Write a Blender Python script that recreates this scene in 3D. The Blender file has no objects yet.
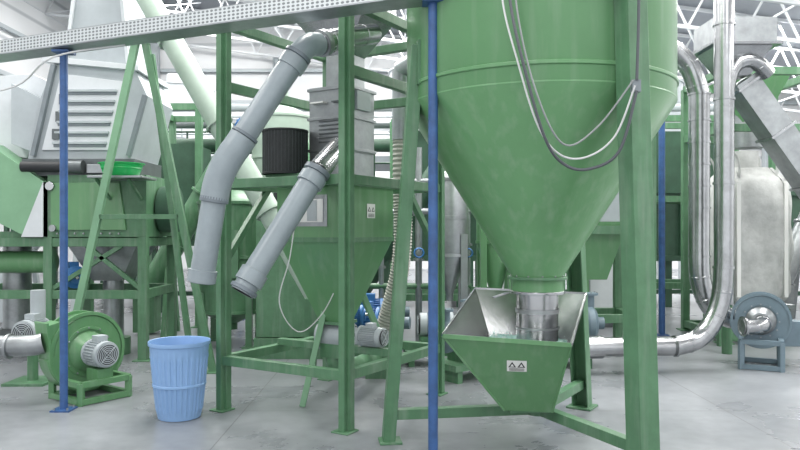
import bpy, bmesh, math, random
from mathutils import Vector, Matrix
random.seed(7)
S = bpy.context.scene
V = Vector

# ------------------------------------------------------------ materials
def mat(name, col, rough=0.5, metal=0.0, var=0.12, scale=3.0, bump=0.0, bscale=40.0, dark=None, alpha=None, spec=0.5, dust=0.0):
    m = bpy.data.materials.new(name); m.use_nodes = True
    nt = m.node_tree; N = nt.nodes; L = nt.links
    b = N["Principled BSDF"]
    tc = N.new("ShaderNodeTexCoord")
    nz = N.new("ShaderNodeTexNoise"); nz.inputs["Scale"].default_value = scale
    nz.inputs["Detail"].default_value = 6; nz.inputs["Roughness"].default_value = 0.65
    L.new(tc.outputs["Object"], nz.inputs["Vector"])
    cr = N.new("ShaderNodeValToRGB")
    cr.color_ramp.elements[0].position = 0.3; cr.color_ramp.elements[1].position = 0.7
    d = dark if dark else tuple(c*(1-var) for c in col)
    cr.color_ramp.elements[0].color = (*d, 1)
    cr.color_ramp.elements[1].color = (*[min(1, c*(1+var*0.6)) for c in col], 1)
    L.new(nz.outputs["Fac"], cr.inputs["Fac"]); out = cr.outputs["Color"]
    if dust > 0:
        mp = N.new("ShaderNodeMapping"); mp.inputs["Scale"].default_value = (9, 9, 0.9)
        n3 = N.new("ShaderNodeTexNoise"); n3.inputs["Scale"].default_value = 1.6; n3.inputs["Detail"].default_value = 7
        L.new(tc.outputs["Object"], mp.inputs["Vector"]); L.new(mp.outputs["Vector"], n3.inputs["Vector"])
        r3 = N.new("ShaderNodeMapRange"); r3.inputs["From Min"].default_value = 0.5; r3.inputs["From Max"].default_value = 0.8; r3.inputs["To Max"].default_value = dust
        L.new(n3.outputs["Fac"], r3.inputs["Value"])
        mi = N.new("ShaderNodeMixRGB"); mi.inputs[2].default_value = (0.42, 0.47, 0.42, 1)
        L.new(r3.outputs["Result"], mi.inputs[0]); L.new(out, mi.inputs[1]); out = mi.outputs[0]
    L.new(out, b.inputs["Base Color"])
    b.inputs["Roughness"].default_value = rough; b.inputs["Metallic"].default_value = metal
    b.inputs["Specular IOR Level"].default_value = spec
    if bump > 0:
        n2 = N.new("ShaderNodeTexNoise"); n2.inputs["Scale"].default_value = bscale
        n2.inputs["Detail"].default_value = 4
        L.new(tc.outputs["Object"], n2.inputs["Vector"])
        bp = N.new("ShaderNodeBump"); bp.inputs["Strength"].default_value = bump
        bp.inputs["Distance"].default_value = 0.01
        L.new(n2.outputs["Fac"], bp.inputs["Height"]); L.new(bp.outputs["Normal"], b.inputs["Normal"])
    if alpha is not None:
        b.inputs["Transmission Weight"].default_value = alpha
    return m

GREEN   = mat("green_paint", (0.118, 0.275, 0.125), 0.28, var=0.08, scale=2.5, bump=0.05, bscale=12, dust=0.20)
GREENF  = mat("green_frame_paint", (0.088, 0.205, 0.108), 0.40, var=0.20, scale=6, bump=0.05, dust=0.25)
GREEND  = mat("dark_green_paint", (0.035, 0.090, 0.055), 0.5, var=0.25, scale=5)
GREENL  = mat("light_green_paint", (0.20, 0.38, 0.23), 0.45, var=0.1, scale=4)
GREENP  = mat("pale_green_pipe", (0.36, 0.45, 0.38), 0.45, var=0.1, scale=5)
GREENB  = mat("bright_green_plastic", (0.02, 0.48, 0.12), 0.35, var=0.05)
BLUE    = mat("blue_paint", (0.040, 0.105, 0.27), 0.4, var=0.3, scale=9)
BUCKET  = mat("blue_plastic", (0.24, 0.40, 0.66), 0.4, var=0.05)
MBLUE   = mat("motor_blue", (0.04, 0.17, 0.42), 0.4, var=0.1)
STEEL   = mat("stainless_steel", (0.43, 0.44, 0.45), 0.25, 1.0, var=0.22, scale=5, bump=0.08, bscale=16)
STEELM  = mat("matte_steel", (0.34, 0.36, 0.37), 0.38, 0.8, var=0.22, scale=6)
STEELD  = mat("dark_steel", (0.13, 0.145, 0.15), 0.45, 0.6, var=0.2, scale=6)
PVC     = mat("grey_pvc", (0.27, 0.315, 0.34), 0.30, var=0.12, scale=5)
PVCD    = mat("grey_pvc_sleeve", (0.16, 0.19, 0.215), 0.4, var=0.15, scale=9)
WHITE   = mat("white_paint", (0.62, 0.65, 0.67), 0.45, var=0.09, scale=3)
LGREY   = mat("light_grey_paint", (0.40, 0.44, 0.46), 0.45, var=0.12, scale=3)
MGREY   = mat("mid_grey_paint", (0.20, 0.23, 0.25), 0.5, var=0.15, scale=5)
BLACK   = mat("black_rubber", (0.02, 0.022, 0.025), 0.6, var=0.3)
MESHB   = mat("black_mesh", (0.025, 0.028, 0.03), 0.7, var=0.3, scale=30, bump=0.6, bscale=90)
CABLE   = mat("cable_grey", (0.08, 0.09, 0.10), 0.5)
CABLEM  = mat("cable_mid_grey", (0.28, 0.30, 0.30), 0.5)
CABLEW  = mat("cable_white", (0.62, 0.63, 0.63), 0.5)
BAG     = mat("woven_bag", (0.50, 0.51, 0.50), 0.8, var=0.25, scale=4, bump=1.0, bscale=9)
TRUSS   = mat("truss_paint", (0.62, 0.64, 0.66), 0.5, var=0.08)
ROOF    = mat("roof_sheet", (0.27, 0.29, 0.32), 0.6, var=0.08, scale=1)
FLEX    = mat("flex_hose", (0.38, 0.38, 0.34), 0.6, var=0.15, scale=9)
FLAKE   = mat("plastic_flake", (0.36, 0.58, 0.54), 0.4, var=0.3, scale=60)
STICK   = mat("sticker_white", (0.78, 0.78, 0.76), 0.5, var=0.03)
FLEXB   = mat("blue_grey_paint", (0.15, 0.21, 0.25), 0.4, var=0.15, scale=6)
GALV    = mat("galvanised", (0.40, 0.42, 0.44), 0.36, 0.75, var=0.15, scale=12)

def tray_mat():
    m = bpy.data.materials.new("perforated_tray"); m.use_nodes = True
    nt = m.node_tree; N = nt.nodes; L = nt.links; b = N["Principled BSDF"]
    tc = N.new("ShaderNodeTexCoord"); mp = N.new("ShaderNodeMapping")
    mp.inputs["Scale"].default_value = (1.0, 0.0, 1.5)
    L.new(tc.outputs["Object"], mp.inputs["Vector"])
    vo = N.new("ShaderNodeTexVoronoi"); vo.inputs["Scale"].default_value = 26; vo.inputs["Randomness"].default_value = 0.0
    L.new(mp.outputs["Vector"], vo.inputs["Vector"])
    cr = N.new("ShaderNodeValToRGB"); cr.color_ramp.elements[0].position = 0.30; cr.color_ramp.elements[1].position = 0.36
    cr.color_ramp.elements[0].color = (0.20, 0.22, 0.23, 1); cr.color_ramp.elements[1].color = (0.62, 0.65, 0.66, 1)
    L.new(vo.outputs["Distance"], cr.inputs["Fac"]); L.new(cr.outputs["Color"], b.inputs["Base Color"])
    b.inputs["Roughness"].default_value = 0.45; b.inputs["Metallic"].default_value = 0.2
    return m
TRAY = tray_mat()

def floor_mat():
    m = bpy.data.materials.new("polished_concrete"); m.use_nodes = True
    nt = m.node_tree; N = nt.nodes; L = nt.links; b = N["Principled BSDF"]
    tc = N.new("ShaderNodeTexCoord")
    n1 = N.new("ShaderNodeTexNoise"); n1.inputs["Scale"].default_value = 0.7; n1.inputs["Detail"].default_value = 12; n1.inputs["Roughness"].default_value = 0.62
    n1.inputs["Distortion"].default_value = 0.3
    n2 = N.new("ShaderNodeTexNoise"); n2.inputs["Scale"].default_value = 9; n2.inputs["Detail"].default_value = 8
    L.new(tc.outputs["Object"], n1.inputs["Vector"]); L.new(tc.outputs["Object"], n2.inputs["Vector"])
    mx = N.new("ShaderNodeMath"); mx.operation = 'ADD'
    ml = N.new("ShaderNodeMath"); ml.operation = 'MULTIPLY'; ml.inputs[1].default_value = 0.3
    L.new(n2.outputs["Fac"], ml.inputs[0]); L.new(n1.outputs["Fac"], mx.inputs[0]); L.new(ml.outputs[0], mx.inputs[1])
    cr = N.new("ShaderNodeValToRGB"); cr.color_ramp.elements[0].position = 0.46; cr.color_ramp.elements[1].position = 0.86
    cr.color_ramp.elements[0].color = (0.155, 0.165, 0.18, 1); cr.color_ramp.elements[1].color = (0.285, 0.30, 0.32, 1)
    L.new(mx.outputs[0], cr.inputs["Fac"])
    sx = N.new("ShaderNodeSeparateXYZ"); L.new(tc.outputs["Object"], sx.inputs[0])
    last = cr.outputs["Color"]
    for ax, off in (("X", 1.3), ("Y", 2.2)):
        a = N.new("ShaderNodeMath"); a.operation='ADD'; a.inputs[1].default_value=off+40; L.new(sx.outputs[ax], a.inputs[0])
        mo = N.new("ShaderNodeMath"); mo.operation='MODULO'; mo.inputs[1].default_value=4.0; L.new(a.outputs[0], mo.inputs[0])
        lt = N.new("ShaderNodeMath"); lt.operation='LESS_THAN'; lt.inputs[1].default_value=0.010; L.new(mo.outputs[0], lt.inputs[0])
        mi = N.new("ShaderNodeMixRGB"); mi.inputs[2].default_value=(0.12,0.125,0.13,1); L.new(lt.outputs[0], mi.inputs[0]); L.new(last, mi.inputs[1]); last = mi.outputs[0]
    L.new(last, b.inputs["Base Color"])
    mr = N.new("ShaderNodeMapRange"); mr.inputs["To Min"].default_value = 0.16; mr.inputs["To Max"].default_value = 0.42
    L.new(n1.outputs["Fac"], mr.inputs["Value"]); L.new(mr.outputs["Result"], b.inputs["Roughness"])
    bp = N.new("ShaderNodeBump"); bp.inputs["Strength"].default_value = 0.06; bp.inputs["Distance"].default_value = 0.01
    L.new(n2.outputs["Fac"], bp.inputs["Height"]); L.new(bp.outputs["Normal"], b.inputs["Normal"])
    return m
FLOOR = floor_mat()

def wall_mat():
    m = bpy.data.materials.new("wall_cladding"); m.use_nodes = True
    nt = m.node_tree; N = nt.nodes; L = nt.links; b = N["Principled BSDF"]
    tc = N.new("ShaderNodeTexCoord"); w = N.new("ShaderNodeTexWave"); w.bands_direction = 'Z'
    w.inputs["Scale"].default_value = 0.3
    L.new(tc.outputs["Object"], w.inputs["Vector"])
    cr = N.new("ShaderNodeValToRGB"); cr.color_ramp.elements[0].position = 0.0; cr.color_ramp.elements[1].position = 0.06
    cr.color_ramp.elements[0].color = (0.42, 0.44, 0.46, 1); cr.color_ramp.elements[1].color = (0.68, 0.69, 0.70, 1)
    L.new(w.outputs["Fac"], cr.inputs["Fac"]); L.new(cr.outputs["Color"], b.inputs["Base Color"])
    b.inputs["Roughness"].default_value = 0.6
    return m
WALL = wall_mat()

# ------------------------------------------------------------ builder
class B:
    def __init__(s, name): s.name = name; s.v = []; s.f = []; s.m = []; s.mats = []
    def mi(s, m):
        if m not in s.mats: s.mats.append(m)
        return s.mats.index(m)
    def add(s, vs, fs, m):
        o = len(s.v); s.v += [tuple(p) for p in vs]; k = s.mi(m)
        for f in fs: s.f.append([i+o for i in f]); s.m.append(k)
    def hexa(s, b4, t4, m):
        s.add(list(b4)+list(t4), [(3,2,1,0),(4,5,6,7),(0,1,5,4),(1,2,6,5),(2,3,7,6),(3,0,4,7)], m)
    def box(s, c, sz, m, rz=0.0):
        R = Matrix.Rotation(rz, 3, 'Z'); c = V(c); x, y, z = [a/2 for a in sz]
        q = [(-x,-y),(x,-y),(x,y),(-x,y)]
        s.hexa([c+R@V((a,b,-z)) for a,b in q], [c+R@V((a,b,z)) for a,b in q], m)
    def beam(s, p1, p2, w, h, m, side=None):
        p1 = V(p1); p2 = V(p2); d = (p2-p1).normalized()
        if side is None:
            up = V((0,0,1)) if abs(d.z) < 0.95 else V((0,1,0))
            sd = d.cross(up).normalized()
        else:
            sd = V(side); sd = (sd - d*sd.dot(d)).normalized()
        u = sd.cross(d).normalized()
        q = [(-w/2,-h/2),(w/2,-h/2),(w/2,h/2),(-w/2,h/2)]
        s.hexa([p1+sd*a+u*b for a,b in q], [p2+sd*a+u*b for a,b in q], m)
    def channel(s, p1, p2, w, t, m, side=None):
        p1 = V(p1); p2 = V(p2); d = (p2-p1).normalized()
        up = V((0,0,1)) if abs(d.z) < 0.95 else V((0,1,0))
        sd = d.cross(up).normalized() if side is None else (V(side)-d*V(side).dot(d)).normalized()
        u = sd.cross(d).normalized()
        s.beam(p1, p2, w, t, m, sd)
        for k in (-1, 1):
            o = sd*k*(w/2-t/2)+u*(w*0.28)
            s.beam(p1+o, p2+o, t, w*0.56, m, sd)
    def frame(s, d):
        d = V(d).normalized(); a = V((0,0,1)) if abs(d.z) < 0.9 else V((1,0,0))
        x = d.cross(a).normalized(); return x, x.cross(d).normalized(), d
    def cyl(s, p1, p2, r1, m, r2=None, n=32, cap=True):
        r2 = r1 if r2 is None else r2; p1 = V(p1); p2 = V(p2); x, y, d = s.frame(p2-p1)
        vs = []
        for p, r in ((p1, r1), (p2, r2)):
            for i in range(n):
                a = 2*math.pi*i/n; vs.append(p+x*math.cos(a)*r+y*math.sin(a)*r)
        fs = [(i,(i+1)%n,n+(i+1)%n,n+i) for i in range(n)]
        if cap: fs += [tuple(range(n))[::-1], tuple(range(n,2*n))]
        s.add(vs, fs, m)
    def lathe(s, o, axis, prof, m, n=40, fn=None):
        o = V(o); x, y, d = s.frame(axis); vs = []
        for r, h in prof:
            for i in range(n):
                a = 2*math.pi*i/n; rr = r if fn is None else fn(r, h, a)
                vs.append(o+d*h+x*math.cos(a)*rr+y*math.sin(a)*rr)
        fs = []
        for k in range(len(prof)-1):
            for i in range(n):
                j = (i+1)%n; fs.append((k*n+i,k*n+j,(k+1)*n+j,(k+1)*n+i))
        s.add(vs, fs, m)
    def tube(s, pts, r, m, n=20, smooth=0, cap=False, rfn=None, seams=0):
        P = [V(p) for p in pts]
        if smooth:
            Q = []
            for i in range(len(P)-1):
                p0 = P[max(i-1,0)]; p1 = P[i]; p2 = P[i+1]; p3 = P[min(i+2,len(P)-1)]
                for k in range(smooth):
                    t = k/smooth
                    Q.append(0.5*((2*p1)+(p2-p0)*t+(2*p0-5*p1+4*p2-p3)*t*t+(3*p1-p0-3*p2+p3)*t**3))
            Q.append(P[-1]); P = Q
        vs = []; x = None
        for i, p in enumerate(P):
            d = (P[min(i+1,len(P)-1)]-P[max(i-1,0)]).normalized()
            if x is None:
                x, y, _ = s.frame(d)
            else:
                x = (x-d*x.dot(d)).normalized(); y = x.cross(d).normalized()
            rr = rfn(i) if rfn else r
            for k in range(n):
                a = 2*math.pi*k/n; vs.append(p+x*math.cos(a)*rr+y*math.sin(a)*rr)
        L = len(P); fs = []
        for i in range(L-1):
            for k in range(n):
                j = (k+1)%n; fs.append((i*n+k,i*n+j,(i+1)*n+j,(i+1)*n+k))
        if cap: fs += [tuple(range(n))[::-1], tuple(range((L-1)*n, L*n))]
        s.add(vs, fs, m)
        if seams:
            for i in range(seams, L-1, seams):
                d = (P[i+1]-P[i-1]).normalized()
                s.lathe(P[i], d, [(r*.99,-.012),(r*1.045,-.008),(r*1.045,.008),(r*.99,.012)], m, 28)
        return P
    def rect_tube(s, b4, t4, m):
        s.add(list(b4)+list(t4), [(0,1,5,4),(1,2,6,5),(2,3,7,6),(3,0,4,7)], m)
    def prism(s, poly, y0, y1, m):
        n = len(poly); vs = [(x,y0,z) for x,z in poly]+[(x,y1,z) for x,z in poly]
        fs = [tuple(range(n)), tuple(range(n,2*n))[::-1]]+[(i,i+n,(i+1)%n+n,(i+1)%n) for i in range(n)]
        s.add(vs, fs, m)
    def bolts(s, c, axis, R, k, r, m, L=0.012):
        x, y, d = s.frame(axis); c = V(c)
        for i in range(k):
            a = 2*math.pi*i/k; p = c+x*math.cos(a)*R+y*math.sin(a)*R
            s.cyl(p, p+d*L, r, m, n=6)
    def flange(s, c, axis, r, m, t=0.016, bolts=8):
        c = V(c); d = V(axis).normalized()
        s.cyl(c-d*t, c+d*t, r, m)
        if bolts: s.bolts(c+d*t, d, r*0.88, bolts, 0.008, STEELM)
    def motor(s, c, axis, r, L, m, foot=None):
        c = V(c); d = V(axis).normalized(); a = c-d*L/2; b = c+d*L/2
        s.lathe(a, d, [(0.0,0),(r*0.5,0),(r*0.95,L*0.03),(r*0.97,L*0.2),(r*0.86,L*0.22),(r*0.86,L*0.8),(r*1.02,L*0.82),(r*1.02,L*0.9),(r*0.6,L*0.95),(r*0.6,L),(0,L)], m, 32)
        x, y, _ = s.frame(d)
        for i in range(28):
            an = 2*math.pi*i/28; o = (x*math.cos(an)+y*math.sin(an))
            s.beam(a+d*L*0.22+o*r*0.92, a+d*L*0.8+o*r*0.92, 0.006, r*0.16, m, side=o.cross(d))
        s.cyl(b, b+d*L*0.2, r*0.16, STEEL, n=16)
        s.lathe(a-d*0.003, d, [(0.0,0),(r*0.78,0.0),(r*0.80,0.012)], BLACK, 24)
        for q in (.18,.32,.46,.60,.74): s.lathe(a-d*0.01, d, [(r*q,0),(r*(q+.05),-.003),(r*(q+.07),0)], m, 28)
        for i in range(4):
            an = math.pi/4+math.pi*i/2; o = (x*math.cos(an)+y*math.sin(an)); s.beam(a-d*.011, a-d*.011+o*r*.8, .008, .006, m)
        up = V((0,0,1))
        s.box(c+up*r*1.12, (r*0.8, r*0.8, r*0.45), m, rz=math.atan2(d.y, d.x))
    def done(s, bevel=0.0):
        me = bpy.data.meshes.new(s.name); me.from_pydata(s.v, [], s.f)
        for m in s.mats: me.materials.append(m)
        me.polygons.foreach_set("material_index", s.m)
        me.polygons.foreach_set("use_smooth", [True]*len(s.f)); me.update()
        bm = bmesh.new(); bm.from_mesh(me)
        bmesh.ops.recalc_face_normals(bm, faces=bm.faces)
        for e in bm.edges:
            if len(e.link_faces) == 2:
                try:
                    if e.calc_face_angle() > 0.6: e.smooth = False
                except Exception: pass
        bm.to_mesh(me); bm.free()
        ob = bpy.data.objects.new(s.name, me); S.collection.objects.link(ob)
        if bevel:
            bv = ob.modifiers.new("bevel", 'BEVEL'); bv.width = bevel; bv.segments = 2; bv.limit_method = 'ANGLE'; bv.angle_limit = 0.9
        return ob
    def sticker(s, c, n, w, h):
        c = V(c); n = V(n).normalized(); r = V((0,0,1)).cross(n).normalized(); u = n.cross(r).normalized()
        def q(cx, cy, a, b, o, m):
            p = c+r*cx+u*cy+n*o
            s.add([p-r*a-u*b, p+r*a-u*b, p+r*a+u*b, p-r*a+u*b], [(0,1,2,3)], m)
        q(0,0,w/2,h/2,0.003,STICK)
        for k in (-1,1):
            p = c+r*k*w*0.23+u*h*0.12+n*0.005; a = w*0.2
            s.add([p-r*a-u*a*0.8, p+r*a-u*a*0.8, p+u*a*0.9], [(0,1,2)], BLACK)
            p = p+n*0.001; a *= 0.5
            s.add([p-r*a-u*a*0.8-u*0.004, p+r*a-u*a*0.8-u*0.004, p+u*a*0.7], [(0,1,2)], STICK)
        for k in range(3): q(0,-h*(0.22+0.09*k),w*0.38,h*0.018,0.005,BLACK)

# ------------------------------------------------------------ room
b = B("floor"); b.box((1.5,10.5,-0.05), (27,31,0.1), FLOOR); b.done()
b = B("wall_back"); b.box((1.5,26.1,5.2), (27,0.2,10.4), WALL); b.done()
b = B("wall_left"); b.box((-12.1,10.5,5.2), (0.2,31,10.4), WALL); b.done()
b = B("wall_right"); b.box((15.1,10.5,4.4), (0.2,31,8.8), WALL); b.done()
zr = lambda x: 10.2-(x+12)/27*3.5
b = B("ceiling")
b.hexa([(-12,-5,zr(-12)),(15,-5,zr(15)),(15,26,zr(15)),(-12,26,zr(-12))],[(-12,-5,zr(-12)+.1),(15,-5,zr(15)+.1),(15,26,zr(15)+.1),(-12,26,zr(-12)+.1)],ROOF); b.done()
TY=(14.5, 16.8, 19.1, 21.4, 23.7, 25.6)
for k, Y in enumerate(TY):
    b = B("roof_truss"); n = 20
    for i in range(n):
        x0 = -12+27*i/n; x1 = -12+27*(i+1)/n
        zt0 = zr(x0)-.08; zt1 = zr(x1)-.08; h = 1.3
        b.beam((x0,Y,zt0),(x1,Y,zt1),.08,.08,TRUSS); b.beam((x0,Y,zt0-h),(x1,Y,zt1-h),.08,.08,TRUSS)
        xm = (x0+x1)/2
        b.beam((x0,Y,zt0-h),(xm,Y,zr(xm)-.08),.045,.045,TRUSS); b.beam((xm,Y,zr(xm)-.08),(x1,Y,zt1-h),.045,.045,TRUSS)
        if k < 5 and i%3 == 0:
            Y2 = TY[k+1]
            b.beam((x0,Y,zt0-h),(x0,Y2,zt0-h),.04,.04,TRUSS)
            b.beam((x0,Y,zt0-h),(x0+1.2,Y2,zt0-.4),.035,.035,TRUSS)
    b.done()
b = B("trim_girts")
for z in (3.0,4.6,6.2,7.4): b.beam((-12,25.9,z),(15,25.9,z),.12,.12,LGREY)
for z in (3.0,4.6,6.2,7.6): b.beam((-11.9,4,z),(-11.9,26,z),.12,.12,LGREY)
b.done()
for x in (-9,-4.5,0,4.5,9,13.5):
    b = B("steel_column")
    b.box((x,25.7,zr(x)/2-.7),(.3,.02,zr(x)-1.4),LGREY)
    for d in (-.14,.14): b.box((x+d,25.7,zr(x)/2-.7),(.02,.25,zr(x)-1.4),LGREY)
    b.done()

def area(name, loc, sx, sy, power, col=(1,0.985,0.96)):
    l = bpy.data.lights.new(name,'AREA'); l.shape='RECTANGLE'; l.size=sx; l.size_y=sy; l.energy=power; l.color=col
    o = bpy.data.objects.new(name,l); o.location=loc; S.collection.objects.link(o); return o
for x in (-7, -1, 5, 11):
    for y,e in ((1,240),(7.5,430),(14,600),(20.5,680)):
        area("overhead_fill", (x,y,zr(x)-1.6 if y<12 else zr(x)-.15), 1.6, 4.5, e)  # soft area lamps added to light the hall; the roof has no openings
w = bpy.data.worlds.new("world"); S.world = w; w.use_nodes = True
w.node_tree.nodes["Background"].inputs[0].default_value = (0.95,0.975,1,1)
w.node_tree.nodes["Background"].inputs[1].default_value = 1.3

# ------------------------------------------------------------ cable tray and blue posts
def blue_post(x, y, h, r=.032):
    b = B("blue_post"); b.cyl((x,y,0.012),(x,y,h),r,BLUE,n=24)
    b.box((x,y,.006),(.16,.16,.012),BLUE)
    for dx in (-.055,.055):
        for dy in (-.055,.055): b.cyl((x+dx,y+dy,.012),(x+dx,y+dy,.03),.009,STEELM,n=6)
    b.box((x,y,h-.01),(.14,.14,.02),BLUE)
    b.done()
blue_post(-2.8,5.83,2.99); blue_post(.215,4.55,2.99)
blue_post(-2.67,11.67,2.78,.045); blue_post(3.74,10.0,3.14,.045)
b = B("cable_tray")
Lt = 6.2; wt=.2; ht=.12
b.box((0,0,0),(Lt,wt,.004),GALV)
for k in (-1,1):
    b.box((0,k*wt/2,ht/2),(Lt,.004,ht),TRAY); b.box((0,k*(wt/2-.008),ht),(Lt,.02,.006),GALV); b.box((0,k*(wt/2+.003),.004),(Lt,.01,.01),GALV)
for k in range(7):
    yy=-.08+.026*k; b.tube([(-Lt/2+.3*j,yy+random.uniform(-.006,.006),.018+random.uniform(0,.03)) for j in range(21)],.011,[CABLE,CABLEW,CABLE][k%3],n=8)
o=b.done(); o.location=(-1.55,5.3,3.0); o.rotation_euler=(0,0,math.atan2(-1.28,3.015))
b = B("hanging_cable")
b.tube([(-3.9,6.0,2.62),(-3.3,6.0,2.73),(-2.85,5.75,2.92),(-2.2,5.6,2.98)],.008,CABLEW,n=8,smooth=6)
b.done()

# ------------------------------------------------------------ silo with tripod stand
cx, cy = 1.0, 5.1
b = B("conical_silo")
b.lathe((cx,cy,0),(0,0,1),[(.16,1.06),(.19,1.06),(.19,1.17),(.95,2.38),(.95,4.3),(.6,4.6),(0,4.65)],GREEN,96)
b.lathe((cx,cy,0),(0,0,1),[(.95,2.485),(.960,2.49),(.960,2.51),(.95,2.515)],GREEN,96)
b.lathe((cx,cy,0),(0,0,1),[(.944,2.375),(.951,2.38),(.951,2.388),(.95,2.393)],GREEN,96)
b.lathe((cx,cy,0),(0,0,1),[(.95,3.24),(.957,3.245),(.957,3.26),(.95,3.265)],GREEN,96)
b.flange((cx,cy,1.155),(0,0,1),.215,GREENF,.01,12)
b.flange((cx,cy,1.05),(0,0,1),.20,STEEL,.01,12)
b.lathe((cx,cy,0),(0,0,1),[(.15,1.04),(.15,.70),(.145,.70),(.145,1.04)],STEEL,40)
b.lathe((cx,cy,0),(0,0,1),[(.158,.93),(.158,.90)],STEELM,40)
b.lathe((cx,cy,0),(0,0,1),[(.156,.80),(.156,.785)],STEELM,40)
b.beam((cx-.22,cy-.06,1.05),(cx-.34,cy-.12,1.02),.03,.012,STEEL)
legs=[(V((1.47,4.10,0)),V((1.385,4.12,3.25)),.15),(V((-.12,4.95,0)),V((.08,4.76,2.75)),.105),(V((1.57,5.97,0)),V((1.46,5.98,2.6)),.14)]
for f,t,wd in legs:
    out=V((f.x-cx,f.y-cy,0)).normalized(); sd=out.cross(V((0,0,1)))
    b.beam(f,t,wd,.012,GREENF,sd)
    for k in (-1,1):
        o=sd*k*(wd/2-.006)-out*wd*.38
        b.beam(f+o,t+o,.012,wd*.78,GREENF,sd)
    b.box((f.x-out.x*.05,f.y-out.y*.05,.008),(wd*1.5,wd*1.5,.016),GREENF,rz=math.atan2(out.y,out.x))
    p=f.lerp(t,.065)-out*.04
    b.beam((p.x,p.y,.20),(cx,cy,.20),.07,.07,GREENF)
    g=t-out*.03
    b.box((g.x-out.x*.03,g.y-out.y*.03,t.z-.12),(.06,wd*1.3,.3),GREENF,rz=math.atan2(out.y,out.x))
b.cyl((cx,cy,.165),(cx,cy,.24),.09,GREENF)
b.done(.003)

b = B("silo_cable")
b.tube([(.62,4.10,3.3),(.64,4.08,2.85),(.71,4.02,2.45),(.84,4.05,2.03),(.97,4.1,1.88),(1.12,4.1,1.86),(1.27,4.05,1.96),(1.36,4.02,2.3)],.009,CABLE,n=8,smooth=10)
b.tube([(.58,4.12,3.3),(.60,4.10,2.85),(.68,4.04,2.47),(.80,4.05,2.10),(.94,4.1,1.94),(1.10,4.1,1.93),(1.25,4.06,2.05),(1.35,4.02,2.33)],.006,CABLEW,n=8,smooth=10)
b.tube([(.66,4.10,3.3),(.68,4.08,2.8),(.78,4.02,2.3),(.95,4.07,2.0),(1.15,4.08,2.1),(1.34,4.02,2.36)],.006,CABLEM,n=8,smooth=10)
b.tube([(1.36,4.02,2.36),(1.375,4.03,2.8),(1.37,4.03,3.3)],.009,CABLE,n=8,smooth=6)
b.box((1.36,4.04,2.33),(.05,.04,.07),MGREY)
b.done()

b = B("collecting_bin")
T=[V((.28,4.62,.80)),V((1.10,4.50,.76)),V((1.45,5.45,1.0)),V((.60,5.57,1.03))]
Bm=[V((.72,4.83,.255)),V((1.04,4.78,.255)),V((1.10,5.05,.255)),V((.78,5.08,.255))]
b.rect_tube(Bm,T,GREEN); b.add(Bm,[(3,2,1,0)],GREEN)
C=sum(T,V())/4
Ti=[p+(C-p)*.012+V((0,0,.001)) for p in T]; Bi=[p+(sum(Bm,V())/4-p)*.05+V((0,0,.02)) for p in Bm]
b.rect_tube(Bi,Ti,STEEL); b.add(T+Ti,[(0,1,5,4),(1,2,6,5),(2,3,7,6),(3,0,4,7)],STEEL)
for i in range(4): b.beam(T[i],T[(i+1)%4],.012,.028,STEEL if i else GREEN)
for i in range(4): b.beam(T[i],Bm[i],.012,.012,GREEN)
lev=.60
L4=[]
for i in range(4):
    t=(lev-Bi[i].z)/(Ti[i].z-Bi[i].z); L4.append(Bi[i].lerp(Ti[i],t))
L4[2].z+=.08; L4[3].z+=.12; L4[0].z+=.07; L4[1].z+=.01
b.add(L4,[(0,1,2,3)],FLAKE)
for i in range(1800):
    u=random.random(); v=random.random(); p=L4[0].lerp(L4[1],u).lerp(L4[3].lerp(L4[2],u),v)
    q=p+V((0,0,random.uniform(0,.02)+.06*math.exp(-((u-.35)**2+(v-.3)**2)*14))); r=random.uniform(.006,.015)
    a=V((random.uniform(-1,1),random.uniform(-1,1),random.uniform(-.6,.6)))*r; c2=V((random.uniform(-1,1),random.uniform(-1,1),random.uniform(-.6,.6)))*r
    b.add([q,q+a,q+a+c2*.8,q+c2],[(0,1,2,3)],FLAKE if i%3 else STICK)
fn=(T[1]-T[0]).cross(Bm[0]-T[0]).normalized()
if fn.y>0: fn=-fn
fc=(T[0]*.5+T[1]*.5)*.66+(Bm[0]*.5+Bm[1]*.5)*.34
b.sticker(fc+fn*.004+V((.02,0,0)),fn,.13,.09)
b.box((.90,4.95,.247),(.28,.24,.02),GREENF)
b.done()

# ------------------------------------------------------------ central support frame
A=V((-.41,5.2,0)); Bp=V((-1.48,5.83,0)); Cp=V((.34,6.4,0)); D=Bp+Cp-A
rz=math.atan2((Bp-A).y,(Bp-A).x)
b = B("support_frame")
for p,h in ((A,3.3),(Bp,3.3),(Cp,3.3),(D,3.3)):
    b.channel(p+V((0,0,.012)),p+V((0,0,h)),.10,.010,GREENF,side=(Bp-A))
    b.beam(p+V((0,0,.012)),p+V((0,0,h)),.055,.09,GREENF,side=(Bp-A))
    b.box((p.x,p.y,.006),(.15,.15,.012),GREENF,rz=rz)
up=lambda p,z:V((p.x,p.y,z))
for z in (.42,1.88,3.22):
    for p,q in ((A,Bp),(A,Cp),(Bp,D),(Cp,D)): b.beam(up(p,z),up(q,z),.07,.075,GREENF)
b.beam(up(A,2.70),up(Cp,2.70),.06,.08,GREENF); b.beam(up(Bp,2.70),up(D,2.70),.06,.08,GREENF)
b.beam(up(D,2.7),up(Cp,2.7),.06,.08,GREENF)
b.beam(up(A,.48).lerp(up(Cp,.48),.5),up(Bp,.48).lerp(up(D,.48),.5),.07,.06,GREENF)
b.beam((-.62,6.05,.95),(-.83,5.95,0.0),.05,.05,GREENL); b.beam((-.35,6.3,.95),(-.15,6.4,0.46),.05,.05,GREENL)
b.beam(up(Bp,1.2),up(Bp,1.88).lerp(up(D,1.88),.4),.05,.05,GREENF)
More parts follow.
